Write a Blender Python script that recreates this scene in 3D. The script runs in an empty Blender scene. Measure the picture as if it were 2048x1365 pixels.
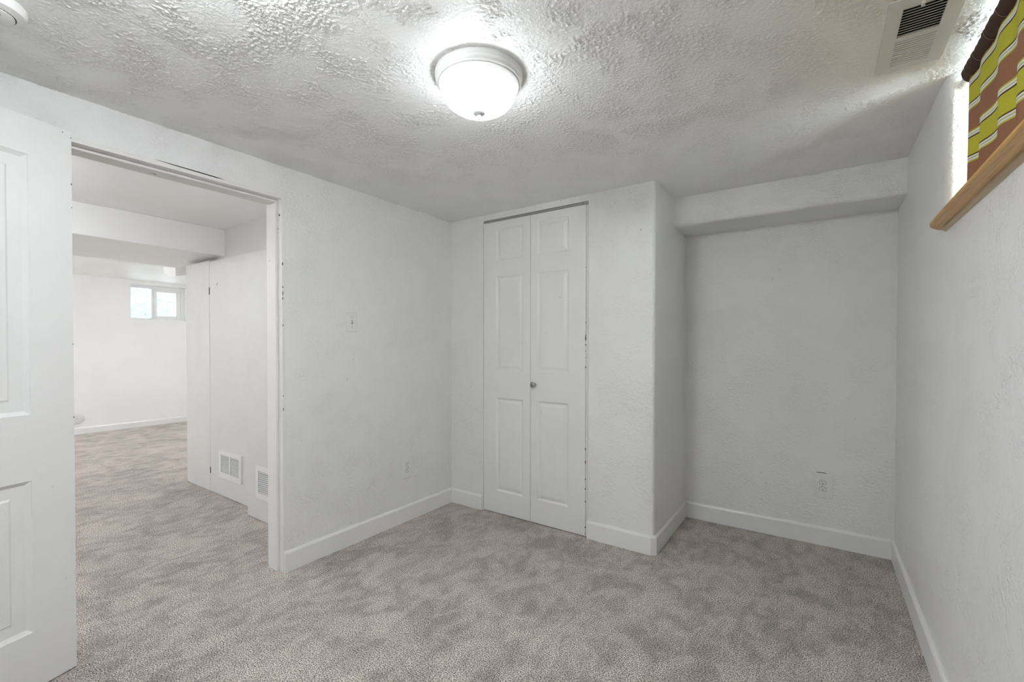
import bpy, bmesh, math, random
import numpy as np
from mathutils import Vector, Matrix
random.seed(7)
PI = math.pi
scene = bpy.context.scene
COL = scene.collection
R = math.radians

# ------------------------------------------------------------------ camera
cam_d = bpy.data.cameras.new('camera')
cam_d.sensor_width = 36.0
cam_d.lens = 891.27 / 2048 * 36.0
cam_d.shift_y = (701.126 - 682.5) / 2048
cam_d.clip_start = 0.02
cam = bpy.data.objects.new('camera', cam_d)
COL.objects.link(cam)
_y, _p, _r = R(34.5566), R(-0.6866), R(0.0602)
_F = Vector((-math.sin(_y) * math.cos(_p), math.cos(_y) * math.cos(_p), math.sin(_p)))
_Rt = Vector((math.cos(_y), math.sin(_y), 0))
_U = _Rt.cross(_F)
_R2 = _Rt * math.cos(_r) + _U * math.sin(_r)
_U2 = _U * math.cos(_r) - _Rt * math.sin(_r)
_M = Matrix((_R2, _U2, -_F)).transposed().to_4x4()
_M.translation = Vector((0, 0, 1.1982))
cam.matrix_world = _M
scene.camera = cam

# ------------------------------------------------------------------ colour management
vs = scene.view_settings
scene.display_settings.display_device = 'sRGB'
vs.view_transform = 'Standard'
vs.look = 'None'
vs.gamma = 1.0
vs.exposure = 2.56
vs.use_curve_mapping = False
cy = scene.cycles
cy.use_denoising = True
cy.max_bounces = 8
cy.diffuse_bounces = 7
cy.use_adaptive_sampling = True
cy.adaptive_threshold = 0.03
cy.glossy_bounces = 4
cy.transmission_bounces = 6
cy.transparent_max_bounces = 8
cy.sample_clamp_indirect = 6.0

LAMP = 3.7           # emission of the frosted glass shades
REAR_FILL = 17.0  # this and the next three: unseen lamps added as fill light
HALL_FILL = 7.5
FAR_FILL = 48.0
PIER_FILL = 13.0
# ------------------------------------------------------------------ world (overcast daylight)
world = bpy.data.worlds.new('daylight')
scene.world = world
world.use_nodes = True
wn = world.node_tree
wn.nodes.clear()
w_out = wn.nodes.new('ShaderNodeOutputWorld')
w_bg = wn.nodes.new('ShaderNodeBackground')
w_bg.inputs[0].default_value = (0.86, 0.94, 1.0, 1)
w_bg.inputs[1].default_value = 0.8
wn.links.new(w_bg.outputs[0], w_out.inputs[0])


def area(name, loc, rot, sx, sy, power, color=(1, 1, 1)):
    d = bpy.data.lights.new(name, 'AREA')
    d.shape = 'RECTANGLE'
    d.size, d.size_y = sx, sy
    d.energy = power
    d.color = color
    o = bpy.data.objects.new(name, d)
    o.location = loc
    o.rotation_euler = rot
    COL.objects.link(o)
    return o


# daylight standing in the two window wells, just outside the panes
area('daylight_near_window', (0.80, 1.58, 1.86), (0, R(90), 0), 0.50, 1.05, 5.5, (0.95, 0.98, 1.0))
area('daylight_far_window', (-8.75, 2.51, 1.95), (0, R(-90), 0), 0.60, 0.8, 1, (0.93, 0.98, 1.0))

# ------------------------------------------------------------------ dimensions
H = 2.13
XL, YB, YA, XR = -2.307, 2.536, 3.25, 0.355
XC = -0.767                 # return wall of the alcove
WT = 0.15                   # thickness of the left wall
YREAR = -1.05
XF = -8.13                  # far wall of the next room
HX = XL - WT                # hall face of the left wall
BB, BT = 0.109, 0.014       # baseboard height / thickness


# ------------------------------------------------------------------ node helpers
def new_mat(name):
    m = bpy.data.materials.new(name)
    m.use_nodes = True
    nt = m.node_tree
    b = nt.nodes.get('Principled BSDF')
    return m, nt, b


def N(nt, typ, **kw):
    n = nt.nodes.new(typ)
    for k, v in kw.items():
        if k.startswith('i_'):
            n.inputs[k[2:].replace('_', ' ')].default_value = v
        else:
            setattr(n, k, v)
    return n


def coords(nt, scale=(1, 1, 1)):
    t = N(nt, 'ShaderNodeTexCoord')
    mp = N(nt, 'ShaderNodeMapping')
    mp.inputs['Scale'].default_value = scale
    nt.links.new(t.outputs['Object'], mp.inputs['Vector'])
    return mp.outputs[0]


def noise(nt, vec, scale, detail=3, rough=0.55, dist=0.0):
    n = N(nt, 'ShaderNodeTexNoise')
    n.inputs['Scale'].default_value = scale
    n.inputs['Detail'].default_value = detail
    n.inputs['Roughness'].default_value = rough
    n.inputs['Distortion'].default_value = dist
    nt.links.new(vec, n.inputs['Vector'])
    return n.outputs['Fac']


def ramp(nt, fac, stops, interp='LINEAR'):
    n = N(nt, 'ShaderNodeValToRGB')
    cr = n.color_ramp
    cr.interpolation = interp
    while len(cr.elements) < len(stops):
        cr.elements.new(0.5)
    for e, (p, c) in zip(cr.elements, stops):
        e.position = p
        e.color = (c, c, c, 1) if isinstance(c, (int, float)) else (*c, 1)
    nt.links.new(fac, n.inputs[0])
    return n.outputs[0]


def math_n(nt, op, a, b=None, c=None):
    n = N(nt, 'ShaderNodeMath', operation=op)
    for i, v in enumerate((a, b, c)):
        if v is None:
            continue
        if isinstance(v, (int, float)):
            n.inputs[i].default_value = v
        else:
            nt.links.new(v, n.inputs[i])
    return n.outputs[0]


def mixc(nt, fac, a, b, mode='MIX'):
    n = N(nt, 'ShaderNodeMix', data_type='RGBA', blend_type=mode)
    for idx, v in ((0, fac), (6, a), (7, b)):
        if isinstance(v, (int, float)):
            n.inputs[idx].default_value = v
        elif isinstance(v, tuple):
            n.inputs[idx].default_value = (*v, 1)
        else:
            nt.links.new(v, n.inputs[idx])
    return n.outputs[2]


def bump(nt, b, height, strength, dist):
    n = N(nt, 'ShaderNodeBump')
    n.inputs['Strength'].default_value = strength
    n.inputs['Distance'].default_value = dist
    nt.links.new(height, n.inputs['Height'])
    nt.links.new(n.outputs[0], b.inputs['Normal'])
    return n


def set_p(b, col=None, rough=None, spec=None, metal=None):
    if col is not None:
        b.inputs['Base Color'].default_value = (*col, 1)
    if rough is not None:
        b.inputs['Roughness'].default_value = rough
    if spec is not None:
        b.inputs['Specular IOR Level'].default_value = spec
    if metal is not None:
        b.inputs['Metallic'].default_value = metal


# ------------------------------------------------------------------ materials
def mat_wall(name, col, strength=0.68, rough=0.42, marks=True):
    """orange-peel / knock-down plaster under satin paint"""
    m, nt, b = new_mat(name)
    v = coords(nt)
    fine = noise(nt, v, 95, 2, 0.55)
    patch = noise(nt, v, 9, 2, 0.6)
    pm = ramp(nt, patch, [(0.38, 0.12), (0.62, 1.0)])
    blob = ramp(nt, noise(nt, v, 72, 3, 0.6), [(0.42, 0.0), (0.58, 1.0)])
    h = math_n(nt, 'MULTIPLY_ADD', blob, math_n(nt, 'MULTIPLY', pm, 0.8), math_n(nt, 'MULTIPLY', fine, 0.35))
    bump(nt, b, h, strength, 0.0035)
    dirt = noise(nt, v, 2.3, 2, 0.6)
    base = mixc(nt, ramp(nt, dirt, [(0.35, 0.0), (0.75, 1.0)]), tuple(c * 1.0 for c in col), tuple(c * 0.955 for c in col))
    if marks:
        sp = ramp(nt, noise(nt, coords(nt, (1, 1, 0.6)), 46, 2, 0.4), [(0.775, 0.0), (0.80, 0.5)])
        base = mixc(nt, sp, base, (0.30, 0.29, 0.28))
    nt.links.new(base, b.inputs['Base Color'])
    set_p(b, rough=rough, spec=0.5)
    return m


def mat_ceiling():
    m, nt, b = new_mat('ceiling_knockdown_paint')
    v = coords(nt)
    n0 = noise(nt, v, 120, 3, 0.65)
    flake = ramp(nt, n0, [(0.45, 0.0), (0.53, 0.8), (0.62, 1.0)])
    mask = ramp(nt, noise(nt, v, 8, 1, 0.6), [(0.38, 0.25), (0.60, 1.0)])
    bump(nt, b, math_n(nt, 'MULTIPLY', flake, mask), 0.55, 0.0022)
    set_p(b, (0.90, 0.90, 0.893), 0.40, 0.5)
    return m


def mat_paint(name, col, rough=0.35, scuff=0.0, strokes=0.12, axis_scale=(60, 60, 3)):
    """brushed-on enamel, optional scuffs"""
    m, nt, b = new_mat(name)
    st = noise(nt, coords(nt, axis_scale), 3.0, 3, 0.5)
    bump(nt, b, st, strokes, 0.002)
    v = coords(nt)
    base = mixc(nt, ramp(nt, noise(nt, v, 4, 4, 0.6), [(0.4, 0.0), (0.75, 1.0)]), col, tuple(c * 0.96 for c in col))
    if scuff:
        sp = ramp(nt, noise(nt, coords(nt, (1.0, 1.0, 0.8)), 21, 2, 0.45), [(0.745, 0.0), (0.78, scuff)])
        base = mixc(nt, sp, base, (0.22, 0.21, 0.20))
    nt.links.new(base, b.inputs['Base Color'])
    set_p(b, rough=rough, spec=0.5)
    return m


def mat_carpet():
    m, nt, b = new_mat('cut_pile_carpet')
    v = coords(nt)
    tuft = noise(nt, v, 205, 2, 0.6, 0.0)
    tuft2 = noise(nt, coords(nt, (1.0, 0.8, 1)), 400, 2, 0.6, 0.0)
    t = math_n(nt, 'ADD', math_n(nt, 'MULTIPLY', tuft, 0.66), math_n(nt, 'MULTIPLY', tuft2, 0.34))
    col = ramp(nt, t, [(0.38, (0.055, 0.042, 0.036)), (0.455, (0.285, 0.241, 0.212)),
                       (0.53, (0.675, 0.602, 0.55)), (0.60, (0.96, 0.885, 0.83))])
    # nap brushed this way and that by feet and a vacuum
    n1 = noise(nt, coords(nt, (1.0, 1.4, 1)), 2.8, 3, 0.55, 0.6)
    n2 = noise(nt, coords(nt, (1.5, 0.9, 1)), 8.5, 5, 0.62, 0.8)
    nap = math_n(nt, 'ADD', math_n(nt, 'MULTIPLY', n1, 0.38), math_n(nt, 'MULTIPLY', n2, 0.62))
    nap = ramp(nt, nap, [(0.38, 0.72), (0.46, 0.88), (0.52, 1.04), (0.60, 1.18)])
    col = mixc(nt, 1.0, col, nap, 'MULTIPLY')
    nt.links.new(col, b.inputs['Base Color'])
    set_p(b, rough=0.95, spec=0.12)
    b.inputs['Sheen Weight'].default_value = 0.15
    b.inputs['Sheen Roughness'].default_value = 0.6
    bump(nt, b, t, 0.9, 0.012)
    return m


def mat_plain(name, col, rough=0.4, spec=0.5, metal=0.0, var=0.06, scale=40):
    m, nt, b = new_mat(name)
    f = noise(nt, coords(nt), scale, 3, 0.6)
    c = mixc(nt, f, tuple(x * (1 - var) for x in col), tuple(min(1, x * (1 + var)) for x in col))
    nt.links.new(c, b.inputs['Base Color'])
    set_p(b, rough=rough, spec=spec, metal=metal)
    return m


def mat_wood():
    m, nt, b = new_mat('honey_varnished_wood')
    g = noise(nt, coords(nt, (60, 2.0, 60)), 2.0, 5, 0.65, 0.8)
    c = ramp(nt, g, [(0.3, (0.44, 0.215, 0.042)), (0.5, (0.63, 0.345, 0.080)), (0.72, (0.72, 0.44, 0.125))])
    chips = ramp(nt, noise(nt, coords(nt, (1, 0.4, 1)), 70, 2, 0.4), [(0.75, 0.0), (0.78, 0.8)])
    c = mixc(nt, chips, c, (0.75, 0.68, 0.55))
    nt.links.new(c, b.inputs['Base Color'])
    bump(nt, b, g, 0.1, 0.001)
    set_p(b, rough=0.33, spec=0.5)
    return m


def mat_cloth_stripes():
    m, nt, b = new_mat('striped_curtain_cloth')
    tc = N(nt, 'ShaderNodeTexCoord')
    sep = N(nt, 'ShaderNodeSeparateXYZ')
    nt.links.new(tc.outputs['UV'], sep.inputs[0])
    # v of the UV runs in metres down the cloth; one repeat is 0.188 m
    ph = math_n(nt, 'FRACT', math_n(nt, 'DIVIDE', sep.outputs[1], 0.166))
    green, brown, white, dk = (0.55, 0.53, 0.055), (0.345, 0.170, 0.098), (0.82, 0.82, 0.79), (0.085, 0.036, 0.018)
    # thin stripe = edge / white / green / white / edge
    def stripe(p0, w, first, last):
        e = [(0, first), (0.18, white), (0.44, (0.40, 0.42, 0.10)), (0.54, white), (0.80, last)]
        return [(p0 + w * a, c) for a, c in e]
    W = 0.135
    st = [*stripe(0.0, W, green, dk), (W, green), *stripe(0.455, W, dk, green), (0.455 + W, brown)]
    col = ramp(nt, ph, st, 'CONSTANT')
    weave = noise(nt, coords(nt), 420, 2, 0.5)
    col = mixc(nt, 1.0, col, ramp(nt, weave, [(0.3, 0.88), (0.7, 1.08)]), 'MULTIPLY')
    nt.links.new(col, b.inputs['Base Color'])
    bump(nt, b, weave, 0.15, 0.001)
    set_p(b, rough=0.8, spec=0.2)
    tr = N(nt, 'ShaderNodeBsdfTranslucent')
    nt.links.new(col, tr.inputs[0])
    mx = N(nt, 'ShaderNodeMixShader')
    mx.inputs[0].default_value = 0.04
    out = nt.nodes.get('Material Output')
    nt.links.new(b.outputs[0], mx.inputs[1])
    nt.links.new(tr.outputs[0], mx.inputs[2])
    nt.links.new(mx.outputs[0], out.inputs[0])
    return m


def mat_glass():
    m, nt, b = new_mat('window_glass')
    nt.nodes.remove(b)
    t = N(nt, 'ShaderNodeBsdfTransparent')
    t.inputs[0].default_value = (0.93, 0.97, 0.96, 1)
    g = N(nt, 'ShaderNodeBsdfGlossy')
    g.inputs['Roughness'].default_value = 0.02
    fr = N(nt, 'ShaderNodeFresnel')
    fr.inputs[0].default_value = 1.45
    mx = N(nt, 'ShaderNodeMixShader')
    nt.links.new(fr.outputs[0], mx.inputs[0])
    nt.links.new(t.outputs[0], mx.inputs[1])
    nt.links.new(g.outputs[0], mx.inputs[2])
    nt.links.new(mx.outputs[0], nt.nodes.get('Material Output').inputs[0])
    return m


def mat_screen():
    m, nt, b = new_mat('pale_screen_mesh')
    set_p(b, (0.9, 0.92, 0.93), 0.6)
    w = N(nt, 'ShaderNodeTexWave', bands_direction='Y')
    w.inputs['Scale'].default_value = 90
    nt.links.new(coords(nt), w.inputs['Vector'])
    t = N(nt, 'ShaderNodeBsdfTransparent')
    mx = N(nt, 'ShaderNodeMixShader')
    nt.links.new(math_n(nt, 'MULTIPLY_ADD', w.outputs['Fac'], 0.25, 0.10), mx.inputs[0])
    nt.links.new(t.outputs[0], mx.inputs[1])
    nt.links.new(b.outputs[0], mx.inputs[2])
    nt.links.new(mx.outputs[0], nt.nodes.get('Material Output').inputs[0])
    return m


def mat_shade(strength, name):
    """frosted glass of a lit lamp"""
    m, nt, b = new_mat(name)
    set_p(b, (0.9, 0.9, 0.88), 0.25)
    f = noise(nt, coords(nt), 6, 2, 0.5)
    s = math_n(nt, 'MULTIPLY_ADD', f, strength * 0.2, strength * 0.9)
    b.inputs['Emission Color'].default_value = (0.945, 0.985, 1.01, 1)
    nt.links.new(s, b.inputs['Emission Strength'])
    return m


def mat_leaves():
    m, nt, b = new_mat('dusty_blue_green_leaves')
    f = noise(nt, coords(nt), 14, 3, 0.6)
    c = ramp(nt, f, [(0.35, (0.24, 0.37, 0.43)), (0.5, (0.36, 0.48, 0.53)), (0.66, (0.55, 0.60, 0.62))])
    nt.links.new(c, b.inputs['Base Color'])
    set_p(b, rough=0.6)
    return m


WALL = mat_wall('satin_wall_paint', (0.80, 0.80, 0.795))
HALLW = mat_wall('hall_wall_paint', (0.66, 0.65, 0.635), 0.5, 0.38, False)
HALLF = mat_wall('far_room_wall_paint', (0.87, 0.868, 0.86), 0.06, 0.5, False)
CEIL = mat_ceiling()
HCEIL = mat_wall('hall_ceiling_paint', (0.92, 0.912, 0.90), 0.06, 0.5, False)
TRIM = mat_paint('white_trim_enamel', (0.80, 0.80, 0.79), 0.3, 0.0, 0.05, (30, 30, 30))
JAMB = mat_paint('worn_jamb_enamel', (0.78, 0.765, 0.75), 0.5, 0.7, 0.12)
DOORP = mat_paint('brushed_door_enamel', (0.80, 0.80, 0.79), 0.32, 0.45, 0.16)
BIFOLD = mat_paint('bifold_door_paint', (0.79, 0.79, 0.785), 0.38, 0.15, 0.06)
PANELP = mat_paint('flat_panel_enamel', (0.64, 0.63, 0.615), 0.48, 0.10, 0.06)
CARPET = mat_carpet()
WOOD = mat_wood()
CLOTH = mat_cloth_stripes()
GLASS = mat_glass()
SCREEN = mat_screen()
SHADE = mat_shade(LAMP, 'lit_frosted_glass')
HFILL = mat_shade(HALL_FILL, 'added_fill_glass_hall')  # this and the next three glow in the added fill lamps
RFILL = mat_shade(REAR_FILL, 'added_fill_glass_rear')
PFILL = mat_shade(PIER_FILL, 'added_fill_glass_pier')
FFILL = mat_shade(FAR_FILL, 'added_fill_glass_far')
METAL_W = mat_plain('white_enamelled_metal', (0.72, 0.72, 0.71), 0.35)
PLASTIC = mat_plain('white_plastic', (0.76, 0.76, 0.75), 0.3)
RING = mat_plain('pale_glossy_trim_ring', (0.86, 0.86, 0.85), 0.2)
VINYL = mat_plain('white_vinyl', (0.82, 0.82, 0.82), 0.3)
NICKEL = mat_plain('brushed_nickel', (0.36, 0.35, 0.34), 0.38, 0.5, 0.85)
NICKEL_W = mat_plain('grey_enamelled_metal', (0.42, 0.42, 0.415), 0.4)
STEEL = mat_plain('galvanised_track_steel', (0.42, 0.41, 0.40), 0.4, 0.5, 0.7)
DARK = mat_plain('dark_slot', (0.018, 0.017, 0.016), 0.8, 0.1)
CHIP = mat_plain('bare_wood_chip', (0.075, 0.062, 0.05), 0.8, 0.1, 0, 0.3)
GREYP = mat_plain('grey_plastic', (0.30, 0.29, 0.28), 0.5)
SLEEVE = mat_plain('dark_brown_cloth', (0.062, 0.036, 0.024), 0.8, 0.2, 0, 0.25, 120)
THREAD = mat_plain('pale_thread', (0.30, 0.25, 0.18), 0.8)
WELL = mat_plain('pale_window_well', (0.66, 0.73, 0.77), 0.7)
LEAF = mat_leaves()
BLOSSOM = mat_plain('pale_mauve_petals', (0.72, 0.55, 0.74), 0.6)
BARK = mat_plain('grey_twigs', (0.30, 0.28, 0.25), 0.8)


# ------------------------------------------------------------------ mesh builder
class MB:
    """collects shapes in world coordinates; build() links them as ONE object"""
    def __init__(self):
        self.bm = bmesh.new()

    def _merge(self, t, M=None):
        if M is not None:
            t.transform(M)
        me = bpy.data.meshes.new('t')
        t.to_mesh(me)
        t.free()
        self.bm.from_mesh(me)
        bpy.data.meshes.remove(me)
        return self

    def box(self, x0, y0, z0, x1, y1, z1, bev=0.0, M=None, seg=2):
        t = bmesh.new()
        bmesh.ops.create_cube(t, size=1)
        for v in t.verts:
            v.co = Vector(((x0 + x1) / 2 + v.co.x * (x1 - x0), (y0 + y1) / 2 + v.co.y * (y1 - y0), (z0 + z1) / 2 + v.co.z * (z1 - z0)))
        bmesh.ops.recalc_face_normals(t, faces=t.faces)
        if bev:
            bmesh.ops.bevel(t, geom=t.edges[:], offset=bev, segments=seg, affect='EDGES', profile=0.5)
        return self._merge(t, M)

    def chip(self, P, u, v, w, h, depth=0.0008):
        """small ragged flake about P in the plane of u, v"""
        P, u, v = Vector(P), Vector(u), Vector(v)
        n = u.cross(v)
        t = bmesh.new()
        k = 7
        pts = [P + u * (w / 2 * math.cos(2 * PI * i / k) * random.uniform(0.6, 1.15)) + v * (h / 2 * math.sin(2 * PI * i / k) * random.uniform(0.6, 1.15)) for i in range(k)]
        A = [t.verts.new(p + n * depth) for p in pts]
        B = [t.verts.new(p - n * depth) for p in pts]
        t.faces.new(A)
        t.faces.new(B[::-1])
        for i in range(k):
            t.faces.new((A[i], B[i], B[(i + 1) % k], A[(i + 1) % k]))
        bmesh.ops.recalc_face_normals(t, faces=t.faces)
        return self._merge(t)

    def prism(self, poly, axis, a, b, M=None, bev=0.0):
        """poly of 2-D points in the plane across axis (x:(y,z) y:(x,z) z:(x,y)), from a to b"""
        t = bmesh.new()
        def P(p, s):
            return {'x': (s, p[0], p[1]), 'y': (p[0], s, p[1]), 'z': (p[0], p[1], s)}[axis]
        A = [t.verts.new(P(p, a)) for p in poly]
        B = [t.verts.new(P(p, b)) for p in poly]
        n = len(poly)
        t.faces.new(A)
        t.faces.new(B[::-1])
        for i in range(n):
            t.faces.new((A[i], B[i], B[(i + 1) % n], A[(i + 1) % n]))
        bmesh.ops.recalc_face_normals(t, faces=t.faces)
        if bev:
            bmesh.ops.bevel(t, geom=t.edges[:], offset=bev, segments=1, affect='EDGES')
        return self._merge(t, M)

    def lathe(self, prof, M, seg=64, close=True):
        """prof = [(r, z)...] about local z, placed by M"""
        t = bmesh.new()
        rings = []
        for r, z in prof:
            if r < 1e-6:
                rings.append([t.verts.new((0, 0, z))])
            else:
                rings.append([t.verts.new((r * math.cos(2 * PI * i / seg), r * math.sin(2 * PI * i / seg), z)) for i in range(seg)])
        for a, b in zip(rings, rings[1:]):
            for i in range(seg):
                j = (i + 1) % seg
                if len(a) == 1 and len(b) == 1:
                    continue
                if len(a) == 1:
                    t.faces.new((a[0], b[i], b[j]))
                elif len(b) == 1:
                    t.faces.new((a[i], b[0], a[j]))
                else:
                    t.faces.new((a[i], b[i], b[j], a[j]))
        if close:
            for rg in (rings[0], rings[-1]):
                if len(rg) > 1:
                    t.faces.new(rg)
        bmesh.ops.recalc_face_normals(t, faces=t.faces)
        return self._merge(t, M)

    def tube(self, pts, r, seg=10):
        t = bmesh.new()
        pts = [Vector(p) for p in pts]
        rings = []
        for i, p in enumerate(pts):
            d = (pts[min(i + 1, len(pts) - 1)] - pts[max(i - 1, 0)]).normalized()
            u = d.cross(Vector((0, 0, 1)))
            if u.length < 1e-3:
                u = d.cross(Vector((1, 0, 0)))
            u.normalize()
            w = d.cross(u)
            rings.append([t.verts.new(p + (u * math.cos(2 * PI * k / seg) + w * math.sin(2 * PI * k / seg)) * r) for k in range(seg)])
        for a, b in zip(rings, rings[1:]):
            for k in range(seg):
                t.faces.new((a[k], a[(k + 1) % seg], b[(k + 1) % seg], b[k]))
        t.faces.new(rings[0])
        t.faces.new(rings[-1])
        bmesh.ops.recalc_face_normals(t, faces=t.faces)
        return self._merge(t)

    def build(self, name, mat, parent=None, smooth=False, angle=35):
        bm = self.bm
        if parent is not None:
            root = parent
            while root.parent:
                root = root.parent
            bm.transform(Matrix.Translation(-root.location))
        me = bpy.data.meshes.new(name)
        bm.to_mesh(me)
        bm.free()
        me.materials.append(mat)
        if smooth:
            for p in me.polygons:
                p.use_smooth = True
            try:
                me.set_sharp_from_angle(angle=R(angle))
            except Exception:
                pass
        o = bpy.data.objects.new(name, me)
        if parent is not None:
            o.parent = parent
        COL.objects.link(o)
        return o


def tag(o, label=None, cat=None, kind=None, group=None):
    for k, v in (('label', label), ('category', cat), ('kind', kind), ('group', group)):
        if v:
            o[k] = v
    return o


def root(name, loc, label, cat, kind=None, group=None):
    o = bpy.data.objects.new(name, None)
    o.empty_display_size = 0.05
    o.location = loc
    COL.objects.link(o)
    return tag(o, label, cat, kind, group)


def arc(cx, cy_, rx, ry, a0, a1, n=8):
    return [(cx + rx * math.cos(R(a0 + (a1 - a0) * i / n)), cy_ + ry * math.sin(R(a0 + (a1 - a0) * i / n))) for i in range(n + 1)]


def struct(mb, name, mat, label, cat, smooth=False):
    return tag(mb.build(name, mat, None, smooth), label, cat, 'structure')


# ================================================================== SETTING
DY0, DY1, DZ = 0.437, 1.235, 1.957      # door opening in the left wall (jamb faces), head height
JT = 0.018                              # jamb board thickness
BX0, BX1, BZ = -1.997, -1.175, 2.088    # closet opening in the back wall
WY0, WY1, WZ = 1.02, 2.12, 1.615        # window opening in the right wall (sill top WZ, runs up to the ceiling)

m = MB()
m.box(XF - 2.2, -1.9, -0.12, XR + 0.3, 3.75, 0.0)
struct(m, 'floor', CARPET, 'taupe cut pile carpet running through both rooms', 'carpet')

# troweled knock-down relief, modelled as real height on a fine grid
def lattice(x, y, seed):
    rng = np.random.RandomState(seed)
    ang = rng.rand(256, 256) * 2 * np.pi
    gx, gy = np.cos(ang), np.sin(ang)
    xi, yi = np.floor(x).astype(int), np.floor(y).astype(int)
    fx, fy = x - xi, y - yi
    u, v = fx ** 3 * (fx * (fx * 6 - 15) + 10), fy ** 3 * (fy * (fy * 6 - 15) + 10)
    def g(a, b, dx, dy):
        return gx[a & 255, b & 255] * dx + gy[a & 255, b & 255] * dy
    n00, n10 = g(xi, yi, fx, fy), g(xi + 1, yi, fx - 1, fy)
    n01, n11 = g(xi, yi + 1, fx, fy - 1), g(xi + 1, yi + 1, fx - 1, fy - 1)
    return ((n00 * (1 - u) + n10 * u) * (1 - v) + (n01 * (1 - u) + n11 * u) * v) * 1.5


def fbm(x, y, seed, octv=4, gain=0.55):
    s_, a, tot = 0, 1.0, 0
    for k_ in range(octv):
        s_ = s_ + a * lattice(x * 2 ** k_ + 17.3 * k_, y * 2 ** k_ + 5.1 * k_, seed + k_)
        tot += a
        a *= gain
    return s_ / tot


def sstep(a, b, x):
    t_ = np.clip((x - a) / (b - a), 0, 1)
    return t_ * t_ * (3 - 2 * t_)


def relief(X, Y):
    wx = 0.008 * fbm(X * 40, Y * 40, 90, 3)
    wy = 0.008 * fbm(X * 40, Y * 40, 95, 3)
    A, B = X + wx, Y + wy
    mask = 0.30 + 0.70 * sstep(-0.12, 0.14, fbm(X * 6.5, Y * 6.5, 3, 4))
    n0 = fbm(A * 92, B * 92, 11, 4, 0.68)
    cliff = sstep(0.0, 0.045, n0)
    ridge = np.clip(1 - np.abs(fbm(A * 105, B * 105, 23, 3, 0.6)) / 0.08, 0, 1) ** 1.5
    bits = sstep(0.14, 0.26, fbm(A * 135, B * 135, 31, 2))
    hh = mask * (0.0020 * cliff + 0.0016 * ridge * (0.35 + 0.65 * cliff) + 0.0014 * bits)
    inside = (X > 0.152) & (X < 0.314) & (Y > 1.587) & (Y < 1.974)      # cut away for the register
    return 0.0004 + np.where(inside, 0.0, hh)


gx0, gx1, gy0, gy1, gs = XL - 0.02, 0.68, -0.02, 2.96, 0.003
nx, ny = int(round((gx1 - gx0) / gs)), int(round((gy1 - gy0) / gs))
GXv, GYv = np.meshgrid(np.linspace(gx0, gx1, nx + 1), np.linspace(gy0, gy1, ny + 1))
hz = relief(GXv, GYv)
pts = np.stack([GXv, GYv, H - hz], -1).reshape(-1, 3)
idx = np.arange((nx + 1) * (ny + 1)).reshape(ny + 1, nx + 1)
qd = np.stack([idx[:-1, :-1], idx[1:, :-1], idx[1:, 1:], idx[:-1, 1:]], -1).reshape(-1, 4)
me = bpy.data.meshes.new('ceiling_relief')
me.vertices.add(len(pts))
me.vertices.foreach_set('co', pts.astype(np.float32).ravel())
me.loops.add(qd.size)
me.loops.foreach_set('vertex_index', qd.astype(np.int32).ravel())
me.polygons.add(len(qd))
me.polygons.foreach_set('loop_start', np.arange(0, qd.size, 4, dtype=np.int32))
me.polygons.foreach_set('use_smooth', np.ones(len(qd), dtype=bool))
me.update(calc_edges=True)
m = MB()
m.bm.from_mesh(me)
bpy.data.meshes.remove(me)
m.box(XL - 0.02, YREAR - 0.2, H, 0.68, YA + 0.25, H + 0.12)
struct(m, 'ceiling', CEIL, 'white knockdown textured ceiling over the near room', 'ceiling')
m = MB()
m.box(XF - 0.3, -1.9, H, XL - 0.02, 3.75, H + 0.12)
struct(m, 'ceiling_hall', HCEIL, 'smooth white ceiling seen through the open doorway', 'ceiling')

# left wall with the doorway
m = MB()
m.box(HX, YREAR - 0.1, 0, XL, DY0 - JT, H)
m.box(HX, DY1 + JT, 0, XL, YA + 0.2, H)
m.box(HX, DY0 - JT, DZ + JT, XL, DY1 + JT, H)
struct(m, 'wall_left', WALL, 'textured white wall with the open doorway and light switch', 'wall')

# back wall: stub, header and the bullnosed block beside the alcove
m = MB()
m.box(XL, YB, 0, BX0, YB + 0.11, H)
m.box(BX0, YB, BZ, BX1, YB + 0.11, H)
rb = 0.022
poly = [(BX1, YB)] + arc(XC - rb, YB + rb, rb, rb, -90, 0, 10) + [(XC, YA + 0.1), (XC - 0.11, YA + 0.1), (XC - 0.11, YB + 0.11), (BX1, YB + 0.11)]
m.prism(poly, 'z', 0, H)
struct(m, 'wall_back', WALL, 'textured white wall around the bifold closet with rounded corner', 'wall', True)
# dark closet behind the bifold
m = MB()
m.box(XL, YB + 0.72, 0, XC - 0.11, YB + 0.82, H)
struct(m, 'wall_closet', WALL, 'inner back wall of the closet', 'wall')

m = MB()
m.box(XC - 0.05, YA, 0, XR + 0.3, YA + 0.15, H)
struct(m, 'wall_alcove', WALL, 'white textured wall at the back of the recess', 'wall')

# soffit over the alcove with a rounded lower edge
m = MB()
YS, ZS = 2.93, 1.950
rs = 0.028
poly = [(YA, H), (YS, H)] + arc(YS + rs, ZS + rs, rs, rs, 180, 270, 8) + [(YA, ZS)]
m.prism(poly, 'x', XC - 0.0, XR)
struct(m, 'beam_soffit', WALL, 'boxed soffit across the top of the recess', 'soffit', True)

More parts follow.
